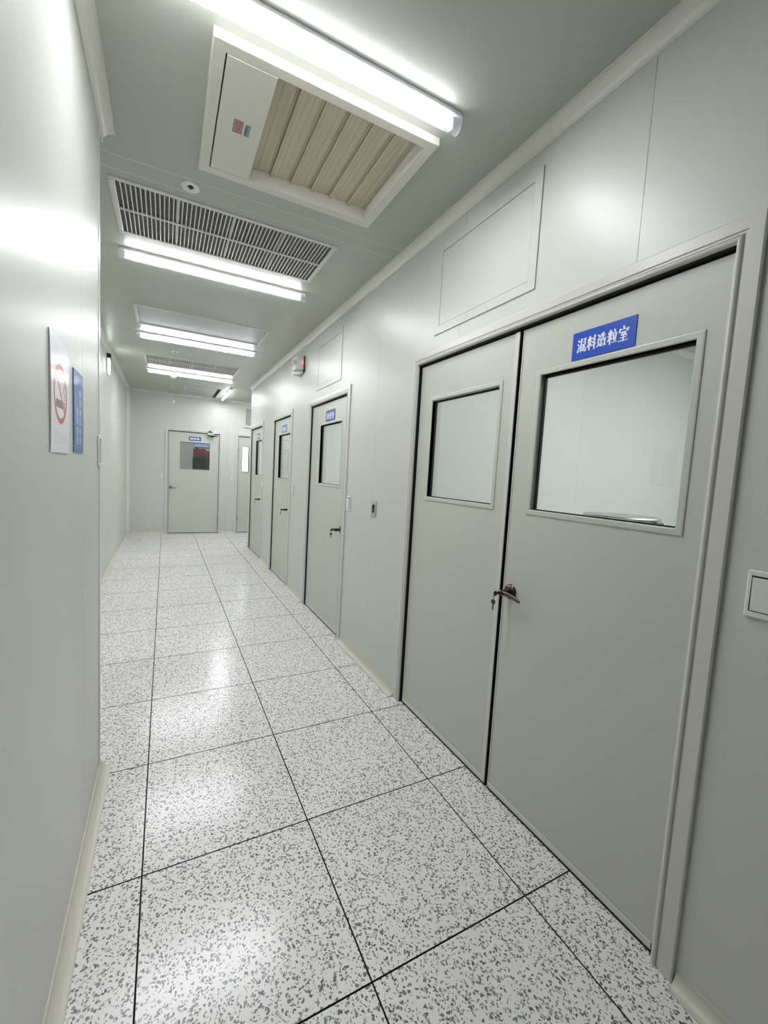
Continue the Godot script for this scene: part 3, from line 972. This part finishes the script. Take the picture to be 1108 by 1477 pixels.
func ceiling_grille(z0: float, z1: float, label: String) -> void:
	var t := thing("ceiling_grille", label, "grille", Vector3(0, CEIL, 0), 0, "return air grilles in the ceiling")
	var x0 := -0.812
	var x1 := 0.402
	var f := 0.028
	var b := -0.007
	part("frame_rail", bx(Vector3(x0, b, z0), Vector3(x1, 0.003, z0 + f), 0.003), M.grille, t)
	part("frame_rail", bx(Vector3(x0, b, z1 - f), Vector3(x1, 0.003, z1), 0.003), M.grille, t)
	part("frame_rail", bx(Vector3(x0, b, z0 + f), Vector3(x0 + f, 0.003, z1 - f), 0.003), M.grille, t)
	part("frame_rail", bx(Vector3(x1 - f, b, z0 + f), Vector3(x1, 0.003, z1 - f), 0.003), M.grille, t)
	var zm := (z0 + z1) / 2
	part("middle_rail", bx(Vector3(x0 + f, b + 0.001, zm - 0.009), Vector3(x1 - f, 0.004, zm + 0.009), 0.003), M.grille, t)
	var n := 52
	var step := (x1 - x0 - 2 * f) / n
	var bar: ArrayMesh = bx(Vector3(-0.0028, -0.005, z0 + f), Vector3(0.0028, 0.006, z1 - f), 0.001).commit()
	for i in range(1, n):
		var o := MeshInstance3D.new()
		o.name = "bar"
		o.mesh = bar
		o.material_override = M.grille
		o.position.x = x0 + f + step * i
		t.add_child(o, true)
	for i in range(1, 4):
		var xx := x0 + f + (x1 - x0 - 2 * f) * i / 4.0
		part("stiffener", bx(Vector3(xx - 0.008, 0.0062, z0 + f), Vector3(xx + 0.008, 0.007, z1 - f)), M.grille, t)
	var nb := 28
	var blade: ArrayMesh = bx(Vector3(x0 + f, 0.0072, -0.0016), Vector3(x1 - f, 0.046, 0.0016)).commit()
	for i in range(1, nb):
		var o := MeshInstance3D.new()
		o.name = "cross_blade"
		o.mesh = blade
		o.material_override = M.blade
		o.position.z = z0 + f + (z1 - z0 - 2 * f) * i / nb
		t.add_child(o, true)
	# sheet-metal box above
	var st := mb()
	box(st, Vector3(x0 + 0.01, 0.32, z0 + 0.01), Vector3(x1 - 0.01, 0.335, z1 - 0.01))
	box(st, Vector3(x0 + 0.01, 0.051, z0 + 0.005), Vector3(x1 - 0.01, 0.32, z0 + 0.025))
	box(st, Vector3(x0 + 0.01, 0.051, z1 - 0.025), Vector3(x1 - 0.01, 0.32, z1 - 0.005))
	box(st, Vector3(x0 + 0.01, 0.051, z0 + 0.02), Vector3(x0 + 0.027, 0.32, z1 - 0.02))
	box(st, Vector3(x1 - 0.027, 0.051, z0 + 0.02), Vector3(x1 - 0.01, 0.32, z1 - 0.02))
	part("duct_box", st, M.plenum, t)

func ceiling_panel(called: String, label: String, x0: float, x1: float, z0: float, z1: float, slot: bool) -> void:
	var t := thing(called, label, "ceiling panel", Vector3(0, CEIL, 0))
	var f := 0.024
	for r in [[Vector3(x0, -0.008, z0), Vector3(x1, 0.0, z0 + f)], [Vector3(x0, -0.008, z1 - f), Vector3(x1, 0.0, z1)], [Vector3(x0, -0.008, z0 + f), Vector3(x0 + f, 0.0, z1 - f)], [Vector3(x1 - f, -0.008, z0 + f), Vector3(x1, 0.0, z1 - f)]]:
		part("frame_rail", bx(r[0], r[1], 0.0025), M.frame, t)
	var e := 0.055 if slot else 0.0
	part("metal_sheet", bx(Vector3(x0 + f + 0.002, -0.0025, z0 + f + 0.002), Vector3(x1 - f - 0.002 - e, 0.0, z1 - f - 0.002), 0.001), M.grey_panel, t)
	if slot:
		# an open slot with a sheet-metal trough above it
		var st := mb()
		var a := x1 - f - 0.002 - e
		var b := x1 - f
		box(st, Vector3(a - 0.004, 0.14, z0 + f), Vector3(b + 0.004, 0.144, z1 - f))
		box(st, Vector3(a - 0.004, 0.0, z0 + f), Vector3(a, 0.14, z1 - f))
		box(st, Vector3(b, 0.0, z0 + f), Vector3(b + 0.004, 0.14, z1 - f))
		box(st, Vector3(a, 0.0, z0 + f), Vector3(b, 0.14, z0 + f + 0.004))
		box(st, Vector3(a, 0.0, z1 - f - 0.004), Vector3(b, 0.14, z1 - f))
		part("slot_trough", st, M.grey_panel, t)

func sprinkler(x: float, z: float, label: String) -> void:
	var t := thing("sprinkler", label, "sprinkler", Vector3(x, CEIL, z), 0, "ceiling sprinklers")
	var a := mb()
	lathe(a, [Vector2(0.014, -0.002), Vector2(0.020, -0.007), Vector2(0.036, -0.009), Vector2(0.044, -0.006), Vector2(0.046, 0.0)], Vector3.ZERO, Vector3.UP, 28)
	part("rosette", a, M.white_plastic, t)
	var b := mb()
	lathe(b, [Vector2(0, -0.001), Vector2(0.019, -0.001), Vector2(0.019, 0.0)], Vector3.ZERO, Vector3.UP, 20)
	part("recess", b, M.grey_board, t)
	var c := mb()
	tube(c, [Vector3(0, -0.001, 0), Vector3(0, -0.011, 0)], 0.004, 10)
	lathe(c, [Vector2(0, -0.013), Vector2(0.008, -0.012), Vector2(0.008, -0.0105), Vector2(0, -0.0105)], Vector3.ZERO, Vector3.UP, 12)
	part("deflector", c, M.bronze, t)

func smoke_detector(x: float, z: float) -> void:
	var t := thing("smoke_detector", "round white smoke detector on the ceiling past the far grille", "detector", Vector3(x, CEIL, z))
	var a := mb()
	lathe(a, [Vector2(0.055, 0.0), Vector2(0.055, -0.012), Vector2(0.05, -0.016)], Vector3.ZERO, Vector3.UP, 28)
	part("base", a, M.white_plastic, t)
	var b := mb()
	lathe(b, [Vector2(0.046, -0.014), Vector2(0.044, -0.03), Vector2(0.034, -0.044), Vector2(0.016, -0.048), Vector2(0, -0.048)], Vector3.ZERO, Vector3.UP, 28)
	part("chamber", b, M.white_plastic, t)

# ------------------------------------------------------------------ things on the walls
func wall_access(label: String, x0: float, x1: float, y0: float, y1: float) -> void:
	var t := thing("access_panel", label, "access panel", Vector3(XR, 0, 0), RIGHT)
	var f := 0.042
	var co := [Vector2(x0, y0), Vector2(x1, y0), Vector2(x1, y1), Vector2(x0, y1)]
	var ci := [Vector2(x0 + f, y0 + f), Vector2(x1 - f, y0 + f), Vector2(x1 - f, y1 - f), Vector2(x0 + f, y1 - f)]
	var on := [Vector3(0, -1, 0), Vector3(1, 0, 0), Vector3(0, 1, 0), Vector3(-1, 0, 0)]
	for s in 4:
		var j := (s + 1) % 4
		var st := mb()
		var a := Vector3(co[s].x, co[s].y, 0)
		var b := Vector3(co[j].x, co[j].y, 0)
		var c := Vector3(ci[j].x, ci[j].y, 0)
		var e := Vector3(ci[s].x, ci[s].y, 0)
		var h := Vector3(0, 0, 0.006)
		quad(st, a, b, b + h, a + h, on[s])
		quad(st, a + h, b + h, c + h, e + h, Vector3(0, 0, 1))
		quad(st, e + h, c + h, c, e, -on[s])
		part("frame_rail", st, M.wall, t)
	part("lid", bx(Vector3(x0 + f + 0.002, y0 + f + 0.002, 0.0), Vector3(x1 - f - 0.002, y1 - f - 0.002, 0.0045), 0.001), M.wall, t)

func light_switch(at: Vector3, turn: float, label: String, w := 0.075, h := 0.122) -> void:
	var t := thing("light_switch", label, "switch", at, turn, "wall switches")
	part("plate", bx(Vector3(-w / 2, -h / 2, 0), Vector3(w / 2, h / 2, 0.009), 0.003), M.white_plastic, t)
	part("surround", bx(Vector3(-w / 2 + 0.009, -h / 2 + 0.016, 0.009), Vector3(w / 2 - 0.009, h / 2 - 0.014, 0.0096)), M.gasket, t)
	var k := mb()
	var a := w / 2 - 0.0125
	var b := h / 2 - 0.0185
	# rocker tipped so that its upper half stands proud
	quad(k, Vector3(-a, -b, 0.011), Vector3(a, -b, 0.011), Vector3(a, b, 0.0145), Vector3(-a, b, 0.0145), Vector3(0, -0.03, 1).normalized())
	quad(k, Vector3(-a, b, 0.009), Vector3(a, b, 0.009), Vector3(a, b, 0.0145), Vector3(-a, b, 0.0145), Vector3.UP)
	quad(k, Vector3(-a, -b, 0.009), Vector3(a, -b, 0.009), Vector3(a, -b, 0.011), Vector3(-a, -b, 0.011), Vector3.DOWN)
	for s in [-1.0, 1.0]:
		quad(k, Vector3(s * a, -b, 0.009), Vector3(s * a, -b, 0.011), Vector3(s * a, b, 0.0145), Vector3(s * a, b, 0.009), Vector3(s, 0, 0))
	part("rocker", k, M.white_plastic, t)

func printed(called: String, label: String, category: String, at: Vector3, turn: float, w: float, h: float, tx: Texture2D, rough: float, bow := 0.0) -> void:
	var m := mat(Color.WHITE, rough)
	m.albedo_texture = tx
	m.texture_repeat = false
	m.clearcoat_enabled = true
	m.clearcoat = 0.3
	m.clearcoat_roughness = 0.12
	var o := sheet(numbered(called), w, h, 0.003, m, self, at, bow)
	o.rotation.y = turn
	meta(o, label, category)

func wall_things() -> void:
	wall_access("large square access panel above the double door", -1.100, -0.388, 2.236, 2.716)
	wall_access("square access panel above the single door nearest the double door", -3.135, -2.490, 2.240, 2.690)
	light_switch(Vector3(XR, 1.188, 0.452), RIGHT, "white light switch beside the frame of the double door")
	light_switch(Vector3(XR, 1.190, -2.192), RIGHT, "white light switch between the steel key switch and the nearest single door", 0.085)
	light_switch(Vector3(XR, 1.190, -3.863), RIGHT, "white light switch between the nearest and the middle single door", 0.085)
	light_switch(Vector3(XR, 1.198, -5.545), RIGHT, "white light switch between the middle and the last single door", 0.085)
	light_switch(Vector3(-0.604, 1.194, ZE), 0, "white light switch beside the handle of the end door", 0.07)
	light_switch(Vector3(0.731, 1.187, ZE), 0, "white light switch between the end door and the outer door", 0.07)
	light_switch(Vector3(XL, 1.476, -1.205), LEFT, "white switch plate on the edge of the near wall by its corner trim", 0.05, 0.13)
	var k := thing("key_switch", "steel plate with a black key switch beside the double door", "switch", Vector3(XR, 1.192, -1.732), RIGHT)
	part("plate", bx(Vector3(-0.036, -0.06, 0), Vector3(0.036, 0.06, 0.007), 0.002), M.alu, k)
	part("insert", bx(Vector3(-0.017, -0.029, 0.007), Vector3(0.017, 0.029, 0.010), 0.001), M.black_plastic, k)
	var lt := part("button", bx(Vector3(-0.007, 0.002, 0.010), Vector3(0.007, 0.02, 0.012), 0.001), M.grey_board, k)
	var kc := mb()
	lathe(kc, [Vector2(0, 0.013), Vector2(0.006, 0.013), Vector2(0.007, 0.010)], Vector3(0, -0.014, 0), Vector3(0, 0, 1), 14)
	part("key_cylinder", kc, M.chrome, k)

	var blue := c8(18, 76, 190)
	printed("door_sign", "bright blue sign with five white characters on the double door", "sign", Vector3(XR + 0.016, 1.954, -0.0755), RIGHT, 0.236, 0.100, sign_print(["hun", "liao", "zao", "li", "shi"], blue), 0.35)
	printed("door_sign", "blue sign with white characters on the single door nearest the double door", "sign", Vector3(XR + 0.016, 1.960, -2.752), RIGHT, 0.236, 0.108, sign_print(["a", "b", "shi"], c8(44, 74, 146)), 0.35)
	printed("door_sign", "pale blue sign on the middle single door", "sign", Vector3(XR + 0.016, 1.955, -4.415), RIGHT, 0.236, 0.105, sign_print(["c", "a", "b"], c8(76, 122, 176)), 0.35)
	printed("door_sign", "small blue sign on the last single door by the corner", "sign", Vector3(XR + 0.016, 1.955, -6.07), RIGHT, 0.22, 0.10, sign_print(["b", "c", "a"], c8(62, 88, 158)), 0.35)
	printed("door_sign", "blue sign above the window of the end door", "sign", Vector3(0.004, 1.968, ZE - 0.016), 0, 0.231, 0.088, sign_print(["a", "c", "b"], c8(52, 78, 156)), 0.35)
	printed("no_smoking_sheet", "laminated white no smoking sheet with a red crossed circle", "sign", Vector3(XL, 1.602, -0.474), LEFT, 0.213, 0.30, no_smoking_print(), 0.4, 0.002)
	printed("notice_sheet", "blue notice with columns of white characters beside the no smoking sheet", "sign", Vector3(XL, 1.587, -0.741), LEFT, 0.160, 0.258, notice_print(), 0.5, 0.001)

	# emergency light above the door row
	var e := thing("emergency_light", "white emergency light with a red indicator high on the door row wall", "light", Vector3(XR, 2.595, -3.69), RIGHT)
	part("back_plate", bx(Vector3(-0.10, -0.085, 0), Vector3(0.125, 0.085, 0.012), 0.003), M.grey_board, e)
	var st := mb()
	var pr := [Vector2(-0.085, 0.012), Vector2(-0.072, 0.075), Vector2(-0.05, 0.092), Vector2(0.05, 0.092), Vector2(0.08, 0.075), Vector2(0.10, 0.012), Vector2(-0.085, 0.012)]
	extrude(st, pr, Vector3(0, -0.055, 0), Vector3(0, 0.08, 0), Vector3(1, 0, 0), Vector3(0, 0, 1), false)
	part("body", st, M.white_plastic, e)
	var fn := mb()
	extrude(fn, [Vector2(-0.055, 0.09), Vector2(0.08, 0.012), Vector2(-0.085, 0.012), Vector2(-0.055, 0.09)], Vector3(0, -0.095, 0), Vector3(0, -0.056, 0), Vector3(1, 0, 0), Vector3(0, 0, 1), false)
	part("lower_lens", fn, M.alu, e)
	for s in [-0.045, 0.035]:
		var l := mb()
		lathe(l, [Vector2(0, 0.028), Vector2(0.018, 0.024), Vector2(0.028, 0.012), Vector2(0.031, 0)], Vector3(s, 0.02, 0.088), Vector3(-0.3, 0, 1), 18)
		part("lamp_head", l, M.white_plastic, e)
	part("indicator_light", bx(Vector3(0.100, 0.015, 0.02), Vector3(0.107, 0.024, 0.032), 0.001), M.led, e)
	# lit exit sign on the set back wall
	var x := thing("exit_sign", "lit white exit sign on the set back wall near the ceiling", "exit sign", Vector3(XF, 2.60, -5.36), LEFT)
	part("bracket", bx(Vector3(-0.04, 0.105, 0.0), Vector3(0.04, 0.165, 0.045), 0.004), M.black_plastic, x)
	part("back_box", bx(Vector3(-0.075, -0.085, 0.0), Vector3(0.075, 0.105, 0.018), 0.004), M.white_plastic, x)
	part("lit_sign_face", bx(Vector3(-0.072, -0.082, 0.018), Vector3(0.072, 0.102, 0.028), 0.003), M.exit, x)
	var al := AreaLight3D.new()
	al.name = "sign_glow"
	al.area_size = Vector2(0.14, 0.17)
	al.light_energy = 0.12
	al.light_color = Color(0.92, 1.0, 0.97)
	al.position = Vector3(0, 0.01, 0.030)
	al.shadow_enabled = true
	x.add_child(al)
	# grille above the outer door
	var v := thing("wall_vent", "grey wall vent with a small ledge above the outer door", "vent", Vector3(1.25, 2.53, ZE), 0)
	part("frame", bx(Vector3(-0.24, -0.18, 0), Vector3(0.24, 0.17, 0.008), 0.003), M.vent, v)
	for i in 12:
		part("vent_slat", bx(Vector3(-0.22, -0.155 + i * 0.026, 0.008), Vector3(0.22, -0.140 + i * 0.026, 0.014), 0.002), M.vent, v)
	part("ledge", bx(Vector3(-0.27, -0.235, 0), Vector3(0.27, -0.222, 0.03), 0.003), M.frame, v)

# ------------------------------------------------------------------ things seen through the windows
func room_things() -> void:
	var k := thing("steel_drum", "stainless steel drum with a flat lid seen through the double door window", "drum", Vector3(1.62, 0, -0.44))
	var b := mb()
	lathe(b, [Vector2(0, 1.210), Vector2(0.165, 1.210), Vector2(0.168, 0.62), Vector2(0.172, 0.6), Vector2(0.168, 0.58), Vector2(0.168, 0.04), Vector2(0.15, 0.0), Vector2(0, 0.0)], Vector3.ZERO, Vector3.UP, 36)
	part("barrel", b, M.steel, k)
	var l := mb()
	lathe(l, [Vector2(0, 1.292), Vector2(0.12, 1.296), Vector2(0.172, 1.294), Vector2(0.180, 1.288), Vector2(0.180, 1.268), Vector2(0.174, 1.264), Vector2(0.160, 1.266), Vector2(0.160, 1.210)], Vector3.ZERO, Vector3.UP, 40)
	part("lid", l, M.steel, k)
	part("latch", bx(Vector3(-0.02, 1.245, 0.160), Vector3(0.035, 1.280, 0.195), 0.004), M.black_plastic, k)
	# rack in the end room
	var r := thing("storage_rack", "black steel rack seen through the end door window", "rack", Vector3(0.36, 0, -9.85))
	for x in [-0.29, 0.29]:
		for z in [-0.24, 0.24]:
			part("post", bx(Vector3(x - 0.016, 0, z - 0.016), Vector3(x + 0.016, 1.628, z + 0.016), 0.002), M.black_steel, r)
	for y in [0.2, 0.8, 1.32, 1.60]:
		part("shelf", bx(Vector3(-0.30, y, -0.25), Vector3(0.30, y + 0.03, 0.25), 0.003), M.black_steel, r)
	part("back_panel", bx(Vector3(-0.28, 0.2, -0.235), Vector3(0.28, 1.60, -0.222)), M.grey_board, r)
	var c := mb()
	var prof := [Vector2(-0.30, 0.0)]
	for i in 13:
		var t := i / 12.0
		prof.append(Vector2(-0.30 + 0.60 * t, 0.17 + 0.025 * sin(t * 9.0) + 0.02 * sin(t * 21.0)))
	prof += [Vector2(0.30, 0.0), Vector2(-0.30, 0.0)]
	extrude(c, prof, Vector3(0.36, 1.632, -10.06), Vector3(0.36, 1.632, -9.62), Vector3(1, 0, 0), Vector3(0, 1, 0))
	meta(part("cloth_bundle", c, M.cloth, self), "dark magenta cloth bundle on top of the black rack", "cloth")
	var bb := thing("storage_box", "pale blue plastic box lying on the magenta cloth", "box", Vector3(0.36, 1.846, -9.86))
	part("body", bx(Vector3(-0.29, 0, -0.18), Vector3(0.29, 0.10, 0.18), 0.01), M.blue_box, bb)
	part("lid", bx(Vector3(-0.30, 0.10, -0.19), Vector3(0.30, 0.12, 0.19), 0.005), M.blue_box, bb)

const LAMP_POWER := 1.8

func _ready() -> void:
	rng.seed = 20240611
	# camera: fitted to the floor tile grid, door heights and ceiling joints of the photograph
	var cam := Camera3D.new()
	cam.name = "camera"
	add_child(cam)
	cam.position = Vector3(-0.5429, 1.4402, 0.9103)
	cam.rotation = Vector3(deg_to_rad(-4.758), deg_to_rad(-26.736), deg_to_rad(3.0896))
	var f := 594.10
	var near := 0.05
	cam.set_frustum(1477.0 / f * near, Vector2(18.45, -5.36) / f * near, near, 60.0)
	cam.current = true
	# sky: overcast daylight, seen only through the slot of the outer door
	var we := WorldEnvironment.new()
	we.name = "environment"
	var env := Environment.new()
	env.background_mode = Environment.BG_COLOR
	env.background_color = Color(0.97, 0.98, 1.0)
	env.background_energy_multiplier = 4.0
	env.ambient_light_source = Environment.AMBIENT_SOURCE_DISABLED
	env.tonemap_mode = Environment.TONE_MAPPER_LINEAR
	env.tonemap_exposure = 1.06
	env.sdfgi_enabled = true
	env.ssao_enabled = true
	env.ssil_enabled = true
	we.environment = env
	add_child(we)

	materials()
	M.end_cap = mat(Color(0.80, 0.80, 0.88, 0.25), 0.04)
	M.end_cap.transparency = BaseMaterial3D.TRANSPARENCY_ALPHA
	# the corridor's tube lights, then one added lamp
	var cx := -0.20
	tube_light(Vector3(cx + 0.083, CEIL, -0.508), 0, "bright tube light next to the air conditioner", 0.95, "corridor tube lights", 0.575)
	tube_light(Vector3(cx, CEIL, -2.395), 0, "bright tube light next to the nearest ceiling grille", 1.0, "corridor tube lights")
	tube_light(Vector3(cx, CEIL, -4.325), 0, "bright tube light next to the grey ceiling panel", 1.0, "corridor tube lights")
	tube_light(Vector3(cx + 0.01, CEIL, -6.215), 0, "bright tube light next to the far ceiling grille", 1.0, "corridor tube lights")
	tube_light(Vector3(0.50, CEIL, -7.60), PI / 2, "tube light set lengthwise before the end wall", 0.7, "corridor tube lights")
	tube_light(Vector3(1.60, CEIL, -7.55), PI / 2, "unseen tube light added round the corner to brighten the end wall", 0.7, "corridor tube lights")  # out of view, added to lift the light on the end wall

	shell()
	rooms()
	doors()
	air_unit()
	ceiling_grille(-2.180, -1.616, "large white bar grille in the ceiling beside the air conditioner")
	ceiling_grille(-5.880, -5.310, "far white bar grille in the ceiling before the smoke detector")
	ceiling_panel("ceiling_access_panel", "smooth grey metal panel in the ceiling between the two grilles", -0.818, 0.400, -4.02, -3.452, false)
	ceiling_panel("ceiling_access_panel", "small grey metal ceiling panel with a dark slot by the end wall", -0.243, 0.385, -8.36, -7.22, true)
	sprinkler(-0.443, -1.500, "sprinkler rosette between the air conditioner and the grille")
	sprinkler(-0.449, -4.970, "sprinkler on the ceiling just before the far grille")
	sprinkler(-0.438, -7.640, "sprinkler on the ceiling near the end wall")
	smoke_detector(-0.442, -6.55)
	wall_things()
	room_things()
